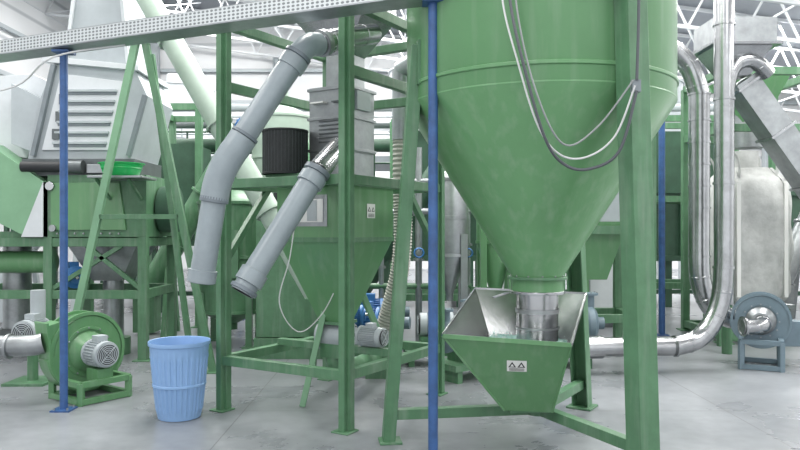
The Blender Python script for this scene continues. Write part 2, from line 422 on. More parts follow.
b.beam(up(Cp,1.3),up(Cp,1.88).lerp(up(A,1.88),.4),.05,.05,GREENF)
b.done(.003)

hc=V((-.555,6.1,0)); R=Matrix.Rotation(rz,3,'Z')
def rq(c,a,bb,z): return [V(c)*1+R@V((x,y,0))+V((0,0,z)) for x,y in ((-a,-bb),(a,-bb),(a,bb),(-a,bb))]
b = B("feed_hopper")
b.hexa(rq(hc,.36,.36,1.42),rq(hc,.36,.36,1.9),GREEN)
b.hexa(rq(hc,.10,.10,.70),rq(hc,.36,.36,1.42),GREEN)
b.hexa(rq(hc,.375,.375,1.86),rq(hc,.375,.375,1.93),GREENF)
b.hexa(rq(hc,.367,.367,1.40),rq(hc,.367,.367,1.44),GREENF)
b.hexa(rq(hc,.13,.13,.69),rq(hc,.13,.13,.715),GREENF)
for p,q in ((A,Bp),(Cp,D)):
    for t in (.25,.75):
        s0=up(p,1.88).lerp(up(q,1.88),t); s1=up(hc,1.88)+(s0-up(hc,1.88))*.55; b.beam(s0,s1,.05,.06,GREENF)
nAB=V(((Bp-A).y,-(Bp-A).x,0)).normalized()
if nAB.y>0: nAB=-nAB
nAC=V(((Cp-A).y,-(Cp-A).x,0)).normalized()
if nAC.x<0: nAC=-nAC
tAB=(A-Bp).normalized()
wc=hc+nAB*.365+V((0,0,1.66))-tAB*.02
def plate(c,a,h,m): b.add([c-tAB*a-V((0,0,h)),c+tAB*a-V((0,0,h)),c+tAB*a+V((0,0,h)),c-tAB*a+V((0,0,h))],[(0,1,2,3)],m)
plate(wc,.19,.13,STEELM); plate(wc+nAB*.004,.15,.095,STICK); plate(wc+nAB*.008+tAB*.04,.05,.085,LGREY)
b.sticker(hc+nAB*.28+V((0,0,1.28))+tAB*.10,(nAB+V((0,0,-.36))),.13,.13)
b.sticker(hc+nAC*.364+V((0,0,1.66)),nAC,.12,.12)
x0=hc+V((0,0,.58))
b.cyl(x0-tAB*.13,x0+tAB*.13,.115,LGREY); b.flange(x0-tAB*.13,tAB,.13,LGREY); b.flange(x0+tAB*.13,tAB,.13,LGREY)
b.box(x0+V((0,0,-.12)),(.2,.2,.12),GREENF,rz=rz)
b.motor(x0+tAB*.36+V((0,0,.02)),-tAB,.085,.26,LGREY)
b.cyl(x0-tAB*.13,x0-tAB*.2,.06,STEEL)
b.tube([x0+V((0,0,-.15)),x0+V((0,0,-.25)),x0+V((.12,.3,-.33)),x0+V((.3,.9,-.35))],.08,GREENF,smooth=5)
b.done(.002)

b = B("separator_unit")
sc=hc+V((.05,0,0))
b.hexa(rq(sc,.2,.2,1.93),rq(sc,.2,.2,2.16),STEELM)
b.hexa(rq(sc,.21,.19,2.16),rq(sc,.21,.19,2.72),STEELM)
for z in (2.18,2.7,2.45): b.hexa(rq(sc,.225,.205,z-.012),rq(sc,.225,.205,z+.012),STEELM)
pc=sc+V((0,0,2.34))+nAB*.2
for k in range(6):
    p=pc+V((0,0,-.09+.035*k)); b.beam(p-tAB*.1,p+tAB*.1,.008,.012,STEELD)
p=sc+V((0,0,2.58))+nAB*.2
b.beam(p-tAB*.16,p-tAB*.02,.10,.012,STICK); b.beam(p+tAB*.05,p+tAB*.12,.06,.012,STEELD)
p=sc+V((0,0,2.6))+nAC*.215; b.box(p,(.04,.2,.16),LGREY,rz=math.atan2(nAC.y,nAC.x))
dc=V((-.98,5.98,0))
b.lathe(dc,(0,0,1),[(0,1.98),(.19,1.98),(.19,2.34),(0,2.34)],MESHB,40)
for z in (1.98,2.34): b.lathe(dc,(0,0,1),[(.188,z-.01),(.197,z-.008),(.197,z+.008),(.188,z+.01)],BLACK,40)
for i in range(40):
    a=2*math.pi*i/40; b.cyl(dc+V((.192*math.cos(a),.192*math.sin(a),1.98)),dc+V((.192*math.cos(a),.192*math.sin(a),2.34)),.002,STEELD,n=5,cap=False)
b.box((dc.x+.12,dc.y+.02,1.945),(.5,.3,.06),GREENF,rz=rz)
b.hexa(rq(hc+V((.08,0,0)),.12,.12,2.72),rq(hc+V((.08,0,0)),.12,.12,3.0),STEELM)
b.hexa(rq(hc+V((.08,0,0)),.12,.12,3.0),rq(hc+V((.08,0,0)),.36,.26,3.32),STEEL)
b.hexa(rq(hc+V((.08,0,0)),.36,.26,3.32),rq(hc+V((.08,0,0)),.36,.26,3.6),STEEL)
b.done(.003)

# ------------------------------------------------------------ grey discharge pipes
def sleeve(p,q,r,m,off=0,L=.1):
    p=V(p);q=V(q);d=(q-p).normalized();c=p+d*off;b.lathe(c,d,[(r*.95,0),(r*1.16,.004),(r*1.16,L),(r*.95,L+.004)],m,32)
b = B("discharge_pipe")
b.tube([(-.22,5.78,3.12),(-.42,5.52,3.02),(-.62,5.28,2.90)],.085,STEEL,n=32,smooth=6,seams=3)
b.tube([(-.62,5.28,2.90),(-.75,5.14,2.78),(-1.20,5.04,2.06)],.088,PVC,n=32,smooth=4)
b.tube([(-1.19,5.04,2.08),(-1.26,5.03,1.96),(-1.31,5.03,1.84),(-1.335,5.03,1.72)],.102,PVC,n=32,smooth=6)
b.tube([(-1.335,5.03,1.72),(-1.43,5.03,1.12)],.088,PVC,n=32)
b.tube([(-1.425,5.03,1.14),(-1.34,5.03,1.70)],.078,BLACK,n=32)
sleeve((-.75,5.14,2.78),(-1.20,5.04,2.06),.088,PVCD,-.02,.03)
sleeve((-.75,5.14,2.78),(-1.20,5.04,2.06),.088,PVC,.02,.09)
sleeve((-.75,5.14,2.78),(-1.20,5.04,2.06),.088,PVC,.72,.12)
sleeve((-.75,5.14,2.78),(-1.20,5.04,2.06),.089,PVCD,.69,.025)
sleeve((-1.335,5.03,1.72),(-1.43,5.03,1.12),.088,PVCD,-.02,.04)
sleeve((-1.335,5.03,1.72),(-1.43,5.03,1.12),.088,PVC,.51,.09)
sleeve((-.42,5.52,3.02),(-.62,5.28,2.90),.088,STEELM,.25,.05)
b.done()
b = B("discharge_pipe")
p0=V((-.48,5.62,2.17)); p1=V((-.62,5.2,1.93)); p2=V((-1.11,4.92,1.06))
b.tube([p0,(-.53,5.45,2.08),p1],.086,STEEL,n=32,smooth=5)
b.tube([p1,p2],.086,PVC,n=32)
b.tube([p1,p2-(p2-p1).normalized()*.001],.077,BLACK,n=32)
sleeve(p1,p2,.088,PVCD,-.03,.04); sleeve(p1,p2,.088,PVC,.03,.08); sleeve(p1,p2,.088,PVCD,.995,.03); sleeve(p1,p2,.088,PVC,.86,.10)
b.done()

b = B("inclined_screw_conveyor")
b.tube([(-3.15,8.05,4.6),(-.82,7.35,.72)],.125,GREENP,n=32,cap=True)
for t in (.25,.5,.75):
    p=V((-3.15,8.05,4.6)).lerp(V((-.82,7.35,.72)),t); b.flange(p,V((2.33,-.7,-3.88)),.155,GREENP,.012,10)
b.box((-.78,7.35,.62),(.4,.34,.34),GREENF); b.box((-.92,7.4,.23),(.07,.07,.46),GREENF); b.box((-.64,7.3,.23),(.07,.07,.46),GREENF)
b.motor((-.5,7.28,.62),(1,0,0),.1,.28,MBLUE)
b.done()

# ------------------------------------------------------------ left granulator machine
b = B("granulator_machine")
y0=8.0; y1=9.1
for x in (-5.3,-4.03,-2.95):
    for y in (y0+.05,y1-.05):
        b.beam((x,y,0),(x,y,1.42),.1,.1,GREENF,side=(1,0,0)); b.box((x,y,.006),(.2,.2,.012),GREENF)
for z in (.76,1.36):
    for y in (y0+.05,y1-.05): b.beam((-5.3,y,z),(-2.95,y,z),.08,.1,GREENF)
    for x in (-5.3,-4.03,-2.95): b.beam((x,y0+.05,z),(x,y1-.05,z),.08,.1,GREENF)
b.beam((-4.03,y0+.05,.8),(-3.2,y0+.05,1.32),.05,.05,GREENF); b.beam((-2.95,y0+.05,.8),(-3.6,y0+.05,1.32),.05,.05,GREENF)
b.prism([(-4.03,1.42),(-2.9,1.42),(-2.9,2.13),(-4.03,2.13)],y0,y1,GREENF)
b.prism([(-3.98,1.5),(-3.12,1.5),(-3.2,2.04),(-3.98,2.04)],y0-.03,y0+.01,GREEN)
b.prism([(-4.7,2.5),(-5.2,2.5),(-5.2,1.9),(-4.3,1.45),(-4.05,1.42),(-4.05,2.05)],y0-.05,y1,GREENL)
b.prism([(-4.05,1.42),(-4.3,1.42),(-4.05,2.05)],y0-.06,y1,WHITE)
b.box((-4.5,y0+.5,1.44),(1.2,.9,.08),GREENF)
# small work shelf on the front
b.box((-3.07,7.76,2.075),(.58,.5,.025),STEELM); b.beam((-3.3,7.98,1.85),(-3.3,7.6,2.06),.03,.03,GREENF); b.beam((-2.95,7.98,1.85),(-2.95,7.6,2.06),.03,.03,GREENF)
hp=[(-4.30,2.30),(-3.12,2.30),(-2.92,3.05),(-3.05,3.34),(-3.98,3.45),(-4.18,2.95)]
b.prism(hp,y0+.08,y1-.1,LGREY)
b.prism([(-4.12,2.42),(-3.3,2.42),(-3.12,3.2),(-3.9,3.3)],y0+.05,y0+.09,WHITE)
for k in range(6):
    z=2.5+.12*k; o=.022*k*1.1
    b.box((-3.68+o,y0+.04,z),(.62,.04,.03),LGREY); b.box((-3.68+o,y0+.045,z-.03),(.60,.02,.03),MGREY)
for k in range(3): b.box((-3.95+.04*k,y0+.05,2.6+.2*k),(.08,.06,.12),STEELD)
b.beam((-4.22,y0+.05,2.35),(-3.98,y0+.05,3.4),.05,.06,MGREY); b.beam((-3.12,y0+.05,2.35),(-2.93,y0+.05,3.05),.05,.06,MGREY)
b.prism([(-4.1,3.43),(-3.0,3.33),(-3.0,3.39),(-4.1,3.5)],y0+.02,y1,WHITE)
b.prism([(-3.92,3.48),(-3.15,3.4),(-3.3,4.8),(-3.75,4.8)],y0+.2,y1-.2,LGREY)
b.beam((-3.9,y0+.18,3.5),(-3.74,y0+.18,4.8),.04,.03,WHITE); b.beam((-3.18,y0+.18,3.45),(-3.31,y0+.18,4.8),.04,.03,WHITE)
b.prism([(-5.3,3.3),(-4.35,3.35),(-4.15,3.25),(-4.42,2.35),(-5.3,2.5)],y0+.3,y1,WHITE)
b.prism([(-4.5,3.2),(-4.1,3.0),(-4.25,2.4),(-4.5,2.5)],y0+.1,y0+.35,LGREY)
b.cyl((-4.3,y0-.04,2.22),(-3.75,y0-.04,2.22),.06,BLACK); b.cyl((-3.75,y0-.04,2.22),(-3.6,y0-.04,2.22),.075,STEELD)
b.box((-3.7,y0+.5,2.22),(1.3,.9,.2),STEELD)
b.box((-3.47,y0+.02,2.2),(.2,.1,.1),STEELM)
b.cyl((-2.88,8.5,1.75),(-2.7,8.5,1.75),.28,GREEND)
b.cyl((-3.98,y0-.02,2.0),(-3.98,y0-.06,2.0),.05,STEEL); b.cyl((-3.95,y0-.02,1.52),(-3.95,y0-.06,1.52),.04,STEELM)
for k in range(8): b.cyl((-3.9+.1*k,y0-.02,1.46),(-3.9+.1*k,y0-.045,1.46),.012,STEELM,n=6)
b.cyl((-5.6,8.3,1.12),(-4.1,8.3,1.12),.13,GREEN)
b.hexa([V(p) for p in ((-3.65,8.3,.9),(-3.3,8.3,.9),(-3.3,8.7,.9),(-3.65,8.7,.9))],[V(p) for p in ((-3.9,8.15,1.36),(-3.05,8.15,1.36),(-3.05,8.9,1.36),(-3.9,8.9,1.36))],STEELM)
b.motor((-3.85,8.25,.95),(.6,-.8,0),.13,.3,MBLUE)
b.cyl((-3.48,8.5,.9),(-3.48,8.5,.2),.12,STEELM); b.cyl((-3.48,8.5,.2),(-3.48,8.5,0),.2,GREENF)
b.cyl((-4.7,8.6,1.4),(-4.7,8.6,.3),.16,STEELM); b.cyl((-4.7,8.6,.3),(-4.7,8.6,0),.22,STEELD)
b.done(.003)

b = B("plastic_basin")
b.lathe((-3.07,7.72,2.09),(0,0,1),[(0,0),(.16,0),(.19,.03),(.225,.13),(.245,.135),(.245,.142),(.22,.14),(.185,.04),(.15,.012),(0,.012)],GREENB,48)
b.lathe((-3.07,7.72,2.09),(0,0,1),[(.207,.08),(.216,.085),(.212,.10)],GREENB,48)
b.done()

b = B("a_frame_stand")
ap=V((-2.735,7.38,3.48)); ya=7.38
for fx in (-3.54,-1.97):
    b.beam((fx,ya,0),(ap.x+(.04 if fx>-2.7 else -.04),ya,3.53),.072,.06,GREENL if fx<-2.7 else GREENF,side=(1,0,0)); b.box((fx,ya,.006),(.18,.18,.012),GREENF)
b.beam((-2.28,7.68,0),(-2.62,ya,3.35),.06,.05,GREENF,side=(1,0,0))
b.beam((-3.16,ya,1.64),(-2.33,ya,1.64),.06,.05,GREENF)
b.box((ap.x,ya,3.51),(.3,.2,.02),GREENF)
b.done(.002)

# ------------------------------------------------------------ centrifugal blowers
def blower(name,c,ax,r,m,mm,th=.09,outdir=(0,0,1),outlen=.3,stand=True,motorL=.3,motor=True):
    b=B(name); c=V(c); d=V(ax).normalized(); x,y,_=b.frame(d); n=56
    ring=[]
    for i in range(n):
        a=2*math.pi*i/n; rr=r*(.86+.16*(i/n)); ring.append((x*math.cos(a)+y*math.sin(a))*rr)
    vs=[]
    for o,k in ((-th,.97),(-th+.015,1),(th-.015,1),(th,.97)):
        vs+=[c+p*k+d*o for p in ring]
    fs=[tuple(range(n))[::-1],tuple(range(3*n,4*n))]
    for q in range(3):
        for i in range(n): j=(i+1)%n; fs.append((q*n+i,q*n+j,(q+1)*n+j,(q+1)*n+i))
    b.add(vs,fs,m)
    for o in (-th,th):
        b.lathe(c+d*o,d,[(r*.55,-.008),(r*.62,-.008),(r*.62,.01),(r*.55,.01)],m,40); b.bolts(c+d*(o+.008),d,r*.585,12,.009,STEELM,.01)
        b.lathe(c+d*o,d,[(r*.9,-.01),(r*.985,-.01),(r*.985,.01),(r*.9,.01)],m,48)
    b.lathe(c+d*th,d,[(0,.0),(r*.5,.0),(r*.36,.04),(r*.30,.06),(0,.06)],mm if not motor else m,36)
    b.cyl(c-d*th,c-d*(th+.12),r*.32,LGREY); b.flange(c-d*(th+.02),d,r*.42,m,.01,8)
    if motor: b.motor(c+d*(th+.06+motorL/2),d*-1,r*.33,motorL,mm)
    od=V(outdir).normalized(); oc=c+od*r*.6
    sd=od.cross(d).normalized(); oc=oc+sd*r*.42
    w=r*.42
    q=[(-w,-th*.95),(w,-th*.95),(w,th*.95),(-w,th*.95)]
    b.hexa([oc+sd*a*1.1+d*e for a,e in q],[oc+od*outlen+sd*a+d*e for a,e in q],m)
    b.hexa([oc+od*(outlen-.01)+sd*a*1.2+d*e*1.25 for a,e in q],[oc+od*(outlen+.012)+sd*a*1.2+d*e*1.25 for a,e in q],m)
    if stand:
        h0=V((d.y,-d.x,0)).normalized()*r*.62
        for o in (-th-.02,th+.06+motorL*.85):
            for k in (-1,1):
                p=c+d*o+h0*k
                b.beam((p.x,p.y,0),(p.x,p.y,c.z-r*.62),.05,.05,m)
            b.beam(c+d*o+h0+V((0,0,-r*.65)),c+d*o-h0+V((0,0,-r*.65)),.05,.05,m)
            b.beam(V((*(c+d*o+h0).xy,.03)),V((*(c+d*o-h0).xy,.03)),.05,.05,m)
        if motor: b.box(c+d*(th+.06+motorL*.5)+V((0,0,-r*.5)),(motorL*.7,r*.4,r*.3),m,rz=math.atan2(d.y,d.x))
        for k in (-1,1):
            h=h0*k
            b.beam(c+d*(-th-.02)+h+V((0,0,-r*.65)),c+d*(th+.06+motorL*.85)+h+V((0,0,-r*.65)),.05,.05,m)
            a0=c+d*(-th-.02)+h; a1=c+d*(th+.06+motorL*.85)+h
            b.beam((a0.x,a0.y,.03),(a1.x,a1.y,.03),.05,.05,m)
    return b,oc+od*outlen
b,oc=blower("centrifugal_blower",(-2.88,6.36,.41),(.80,-.60,0),.36,GREEN,LGREY,th=.09,outdir=(-.60,-.80,-.12),outlen=.12,motorL=.26)
b.tube([oc,oc+V((-.12,-.02,-.02)),oc+V((-.5,.02,-.03)),oc+V((-1.4,.1,-.03))],.09,STEELM,n=28,smooth=5)
b.flange(oc+V((-.3,.0,-.03)),(-1,0,0),.11,STEELM,.012,8)
b.done(.002)
b=B("electric_motor"); b.motor((-3.62,6.9,.5),(.1,.99,0),.13,.32,LGREY); b.cyl((-3.62,6.9,.02),(-3.62,6.9,.4),.05,GREENF); b.box((-3.62,6.9,.012),(.4,.4,.024),GREENF)
b.cyl((-3.62,7.0,.5),(-3.62,7.0,.9),.07,LGREY); b.done()

b=B("laundry_basket")
rib=lambda r,h,a: r*(1+.02*(1 if math.sin(a*30)>0 else -1)) if .06<h<.5 and r>.17 else r
b.lathe((-1.77,5.62,0),(0,0,1),[(0,.008),(.165,.004),(.17,.03),(.176,.065),(.18,.08),(.198,.25),(.2,.255),(.2005,.27),(.218,.47),(.221,.49),(.223,.52),(.230,.58),(.240,.585),(.242,.60),(.240,.615),(.234,.612),(.222,.56),(.165,.03),(0,.02)],BUCKET,180,fn=rib)
b.lathe((-1.77,5.62,0),(0,0,1),[(.203,.26),(.209,.265),(.209,.28),(.204,.285)],BUCKET,64)
b.done()

# ------------------------------------------------------------ middle background machinery
def tank(name,x,y,z0,z1,r,m,cone=.5,legs=True):
    b=B(name)
    b.lathe((x,y,0),(0,0,1),[(0,z0-cone+.0),(r*.2,z0-cone),(r*.2,z0-cone+.08),(r,z0),(r,z1),(r*.9,z1+.05),(r*.25,z1+.2),(0,z1+.2)],m,48)
    for z in (z0,z1,(z0+z1)/2): b.lathe((x,y,0),(0,0,1),[(r,z-.02),(r*1.04,z-.018),(r*1.04,z+.018),(r,z+.02)],m,48)
    b.cyl((x,y,z1+.2),(x,y,z1+.45),r*.2,m)
    if legs:
        for i in range(4):
            a=math.pi/4+i*math.pi/2; px=x+r*1.02*math.cos(a); py=y+r*1.02*math.sin(a)
            b.beam((px,py,0),(px,py,z0+.25),.08,.08,m); b.box((px,py,.01),(.16,.16,.02),m)
    return b
b=tank("cylindrical_tank",-2.22,9.2,.45,1.85,.42,GREENF,cone=.25); b.box((-2.22,8.76,1.2),(.4,.06,.6),GREENF); b.done()
b=B("dewatering_machine")
b.box((-1.25,8.6,1.0),(.85,.9,1.5),GREENF); b.box((-1.25,8.6,.12),(.9,.95,.24),GREENF); b.box((-1.25,8.6,1.78),(.92,.96,.06),GREEND)
for k in range(5): b.box((-1.25,8.14,1.3+.06*k),(.6,.02,.025),GREEND)
b.cyl((-1.25,8.6,1.8),(-1.25,8.6,2.3),.3,BLACK); b.cyl((-1.25,8.6,2.3),(-1.25,8.6,2.6),.33,GREENF,r2=.15)
b.done(.004)

def trough(name,x0,x1,y0,y1,z0,z1,m):
    b=B(name); n=max(3,int((x1-x0)/.7))
    b.prism([(x0,z1),(x1,z1),(x1-.3,z0),(x0+.3,z0)],y0,y1,m)
    for i in range(n+1):
        x=x0+.1+(x1-x0-.2)*i/n; b.box((x,y0-.03,(z0+z1)/2),(.07,.08,z1-z0),m)
    b.box(((x0+x1)/2,y0-.05,z1),(x1-x0+.1,.12,.1),m); b.box(((x0+x1)/2,y0-.05,z0+.05),(x1-x0-.5,.12,.1),m)
    for i in range(0,n+1,2):
        x=x0+.4+(x1-x0-.8)*i/n
        for y in (y0+.05,y1-.05): b.beam((x,y,0),(x,y,z0),.12,.12,m)
    b.beam((x0+.4,y0+.05,.3),(x1-.4,y0+.05,.3),.08,.08,m)
    for i in range(n+1):
        x=x0+.1+(x1-x0-.2)*i/n; b.cyl((x,y0,z1),(x,y0,z1+.9),.02,m,n=8)
    for z in (.5,.9): b.cyl((x0,y0,z1+z),(x1,y0,z1+z),.02,m,n=8)
    return b
b=trough("washing_tank",-7.5,-1.2,13.2,14.4,1.2,2.45,GREEND); b.done()
b=trough("washing_tank",-0.6,6.3,13.6,15.0,.9,2.3,GREEND); b.done()
b=trough("washing_tank",7.0,12,13.2,14.4,.9,2.2,GREEND); b.done()
b=B("mezzanine_platform")
b.box((-2.5,17.0,3.1),(9,2,.18),MGREY)
for x in (-6.8,-4,-1,1.8):
    for y in (16.1,17.9): b.beam((x,y,0),(x,y,3.1),.14,.14,GREEND)
for z in (3.7,4.1): b.cyl((-7,16.05,z),(2,16.05,z),.025,LGREY,n=8)
for i in range(10): b.cyl((-7+i,16.05,3.15),(-7+i,16.05,4.1),.025,LGREY,n=8)
b.done()
def incl(name,p,q,r,m,legs=2):
    b=B(name); p=V(p); q=V(q); b.tube([p,q],r,m,n=28,cap=True); d=(q-p)
    for t in (0.02,.33,.66,.98): b.flange(p+d*t,d,r*1.22,m,.015,8)
    for i in range(legs):
        t=(i+.6)/(legs+.2); c=p+d*t
        if c.z>.5:
            for k in (-1,1): b.beam((c.x,c.y+k*.3,0),(c.x,c.y+k*.05,c.z),.07,.07,m)
    b.box(p+V((0,0,-p.z/2+.02)),(.3,.3,max(.05,p.z-.04)),m)
    b.motor(q+d.normalized()*.2,-d,r*.75,.34,MBLUE)
    return b
b=incl("screw_conveyor",(-3.65,10.1,.6),(-2.4,10.1,2.75),.16,GREENF); b.done()
b=incl("screw_conveyor",(-.6,9.85,.6),(.9,9.85,2.9),.15,GREEND); b.done()
b=incl("screw_conveyor",(1.5,9.4,.5),(2.9,9.8,2.5),.15,GREEN); b.done()
b=incl("screw_conveyor",(-6.4,11.2,.6),(-4.6,11.2,3.3),.17,LGREY); b.done()
b=incl("screw_conveyor",(6.3,11.6,.6),(7.7,11.7,3.6),.17,STEELM); b.done()
b=tank("steel_cyclone",.60,8.45,1.2,2.1,.22,STEELM,cone=.55); b.done()
b=tank("storage_silo",-1.9,11.3,2.0,3.3,.48,GREENP,cone=.9); b.done()
b=tank("storage_silo",.7,20.0,2.6,6.0,1.0,WHITE,cone=1.2); b.done()
b=tank("storage_silo",-6.6,20.5,2.6,5.6,1.1,WHITE,cone=1.4); b.done()
b=tank("storage_silo",6.2,18.0,2.4,5.2,1.0,LGREY,cone=1.3); b.done()
b=tank("green_cyclone",2.45,10.9,1.6,2.9,.42,GREENF,cone=.9); b.done()
b=tank("green_cyclone",1.2,8.8,1.35,2.0,.24,GREEN,cone=.8); b.done()

b=B("flexible_hose")
pts=[(.02,7.0,2.45),(.02,7.0,1.9),(.03,7.0,1.5),(.0,7.05,1.1),(-.1,7.12,.7),(-.2,7.2,.35)]
b.tube(pts,.09,FLEX,n=28,smooth=26,rfn=lambda i:.085+.012*(i%2))
b.cyl((.02,7.0,2.4),(.02,7.0,3.1),.1,GALV); b.box((-.2,7.2,.17),(.3,.3,.34),GREENF)
b.cyl((.02,7.0,3.1),(.3,6.65,3.2),.1,GALV)
b.done()

def pump(name,x,y,m,r=.14,ax=(1,0,0)):
    b=B(name); d=V(ax).normalized(); c=V((x,y,.30+r))
    b.box((x,y,.15),(.75,.4,.06),GREENF,rz=math.atan2(d.y,d.x))
    for k in (-.3,.3):
        p=V((x,y,0))+d*k; b.box((p.x,p.y,.07),(.06,.36,.14),GREENF,rz=math.atan2(d.y,d.x))
    b.box((x,y,.24),(.4,.26,.16),GREENF,rz=math.atan2(d.y,d.x))
    b.motor(c,d,r,.42,m)
    e=c+d*.34; b.lathe(e,d,[(0,-.07),(r*.9,-.07),(r*1.15,-.03),(r*1.15,.03),(r*.9,.07),(r*.4,.09),(r*.4,.16),(0,.16)],FLEXB,32)
    b.cyl(e,e+V((0,0,r*1.9)),r*.35,FLEXB); b.flange(e+V((0,0,r*1.9)),(0,0,1),r*.6,FLEXB,.012,6)
    return b
for x,y,m,ax in ((-.38,7.85,MBLUE,(1,-.2,0)),(.42,7.85,LGREY,(1,.05,0)),(.72,7.15,LGREY,(-.8,-.6,0)),(-.38,8.8,MBLUE,(1,0,0)),(1.75,7.75,MBLUE,(1,0,0))):
    b=pump("water_pump",x,y,m,.17 if m is MBLUE else .14,ax); b.done()

b=B("pipe_manifold")
for i,(x,h,r,m) in enumerate(((-.55,2.4,.05,GALV),(-.25,1.9,.035,GALV),(.25,2.6,.045,STEELM),(.48,1.7,.03,MBLUE),(.9,2.2,.04,GALV))):
    b.cyl((x,9.35,0.0),(x,9.35,h),r,m,n=20)
    for z in (.9,1.5): b.flange((x,9.35,z+.1*i),(0,0,1),r*1.7,m,.012,6)
    b.cyl((x,9.35,1.2),(x,9.2,1.2),r*.6,m,n=12); b.lathe((x,9.2,1.2),(0,1,0),[(r*1.3,-.01),(r*1.6,0),(r*1.3,.01),(r*1.1,0),(r*1.3,-.01)],MBLUE,20)
for z,m in ((1.75,GALV),(2.15,STEELM),(.75,GREENF)): b.cyl((-.8,9.35,z),(.95,9.35,z),.04,m,n=16)
b.cyl((-.8,9.35,1.75),(-.8,9.35,0),.04,GALV,n=16)
b.done()

def sframe(name,x0,x1,y0,y1,zs,m,w=.1):
    b=B(name)
    for x in (x0,x1):
        for y in (y0,y1): b.beam((x,y,0),(x,y,zs[-1]),w,w,m,side=(1,0,0)); b.box((x,y,.008),(w*2,w*2,.016),m)
    for z in zs:
        for y in (y0,y1): b.beam((x0,y,z),(x1,y,z),w*.8,w,m)
        for x in (x0,x1): b.beam((x,y0,z),(x,y1,z),w*.8,w,m)
    return b
b=sframe("machine_frame",-.1,1.6,10.4,11.7,(.5,2.2,3.1),GREENF); b.box((.75,11.05,2.6),(1.2,1.0,.8),GREEND); b.done()
b=sframe("machine_frame",1.9,2.8,8.3,9.0,(.45,1.5,2.6),GREENF); b.hexa([V(p) for p in ((2.2,8.45,.9),(2.5,8.45,.9),(2.5,8.8,.9),(2.2,8.8,.9))],[V(p) for p in ((1.98,8.35,1.6),(2.72,8.35,1.6),(2.72,8.95,1.6),(1.98,8.95,1.6))],GREEN); b.box((2.35,8.65,2.0),(.7,.6,.8),LGREY); b.done(.003)
b=sframe("machine_frame",-3.9,-3.1,10.8,12.0,(1.6,3.4),GREENF); b.box((-3.5,11.4,2.3),(.6,.9,1.1),GREEND); b.done()
b=sframe("machine_frame",3.9,5.4,11.3,12.1,(.6,2.0,3.3),GREENF); b.box((4.6,11.7,2.6),(1.2,.7,1.0),GREEND); b.done()
b=B("control_cabinet"); b.box((3.3,11.0,1.05),(.8,.4,1.9),LGREY); b.box((3.3,10.79,1.05),(.74,.02,1.8),WHITE); b.box((3.3,11.0,.05),(.8,.4,.1),STEELD); b.cyl((3.6,10.78,1.1),(3.6,10.74,1.1),.03,BLACK)
for k in range(4): b.cyl((3.1+.1*k,10.78,1.7),(3.1+.1*k,10.76,1.7),.025,(MBLUE,GREENB,BLACK,STEELM)[k])
b.done(.005)
b=B("pipe_rack")
for z,y,m,r in ((3.4,12.5,GALV,.09),(3.0,12.4,GREEND,.12),(3.7,12.6,LGREY,.07)): b.cyl((-8,y,z),(5.9,y,z),r,m,n=16)
for x in (-7,-4.3,-0.7,3.2,5.8): b.beam((x,12.75,0),(x,12.75,3.8),.12,.12,GREEND); b.beam((x,12.3,3.25),(x,12.8,3.25),.06,.06,GREEND); b.beam((x,12.3,2.85),(x,12.8,2.85),.06,.06,GREEND)
b.done()

# ------------------------------------------------------------ right side steel ducts
b=B("steel_duct")
b.tube([(3.47,7.5,4.4),(3.47,7.5,1.1)],.10,STEEL,n=32)
b.tube([(3.47,7.5,1.12),(3.44,7.5,.78),(3.33,7.48,.50),(3.15,7.45,.33),(2.9,7.4,.27)],.102,STEEL,n=32,smooth=6,seams=5)
b.tube([(2.9,7.4,.27),(2.1,7.3,.28)],.10,STEEL,n=32)
for z in (3.7,2.9,2.0,1.1): b.flange((3.47,7.5,z),(0,0,1),.113,STEEL,.012,0)
for x in (2.9,2.45): b.flange((x,7.38,.275),(1,0.1,0),.113,STEEL,.012,0)
b.box((2.6,7.36,.09),(.06,.2,.18),GREENF); b.cyl((2.1,7.3,.28),(1.9,7.28,.28),.12,STEEL)
b.done()
b=B("steel_duct")
b.tube([(2.7,8.05,3.75),(3.05,8.0,3.60),(3.3,8.0,3.38),(3.42,8.0,3.05)],.115,STEEL,n=32,smooth=6,seams=4)
b.tube([(3.42,8.0,3.05),(3.42,8.0,1.2)],.115,STEEL,n=32)
b.tube([(3.42,8.0,1.2),(3.44,8.0,.9),(3.56,8.0,.62),(3.78,8.0,.49),(3.95,8.0,.48)],.116,STEEL,n=32,smooth=5,seams=4)
for z in (3.05,2.75,2.5,2.25,2.0,1.75,1.2): b.flange((3.42,8.0,z),(0,0,1),.126,STEEL,.010,0)
b.box((2.97,8.2,1.85),(.05,.05,3.7),GREENF); b.beam((2.97,8.2,3.55),(3.0,8.0,3.55),.04,.04,GREENF)
b.done()
b=B("steel_duct")
b.tube([(3.97,8.5,.6),(3.97,8.5,2.9),(3.99,8.5,3.3),(4.1,8.5,3.52),(4.3,8.5,3.55),(4.5,8.55,3.4)],.085,STEEL,n=28,smooth=8,seams=5)
b.cyl((3.97,8.5,.6),(3.97,8.5,0),.06,GREENF)
b.beam((4.25,8.75,3.35),(5.7,8.75,1.3),.35,.3,STEELM)
for t in (0.02,.3,.6,.95):
    p=V((4.25,8.75,3.35)).lerp(V((5.7,8.75,1.3)),t); q=p+V((1.45,0,-2.05)).normalized()*.03; b.beam(p,q,.41,.36,STEEL)
b.box((5.75,8.75,.7),(.5,.5,1.4),GREENF)
b.box((4.15,8.7,3.9),(.75,.6,.32),STEELM); b.box((4.15,8.7,3.74),(.85,.7,.03),STEEL); b.hexa([V(p) for p in ((4.0,8.6,3.4),(4.3,8.6,3.4),(4.3,8.85,3.4),(4.0,8.85,3.4))],[V(p) for p in ((3.8,8.42,3.74),(4.5,8.42,3.74),(4.5,9,3.74),(3.8,9,3.74))],STEEL)
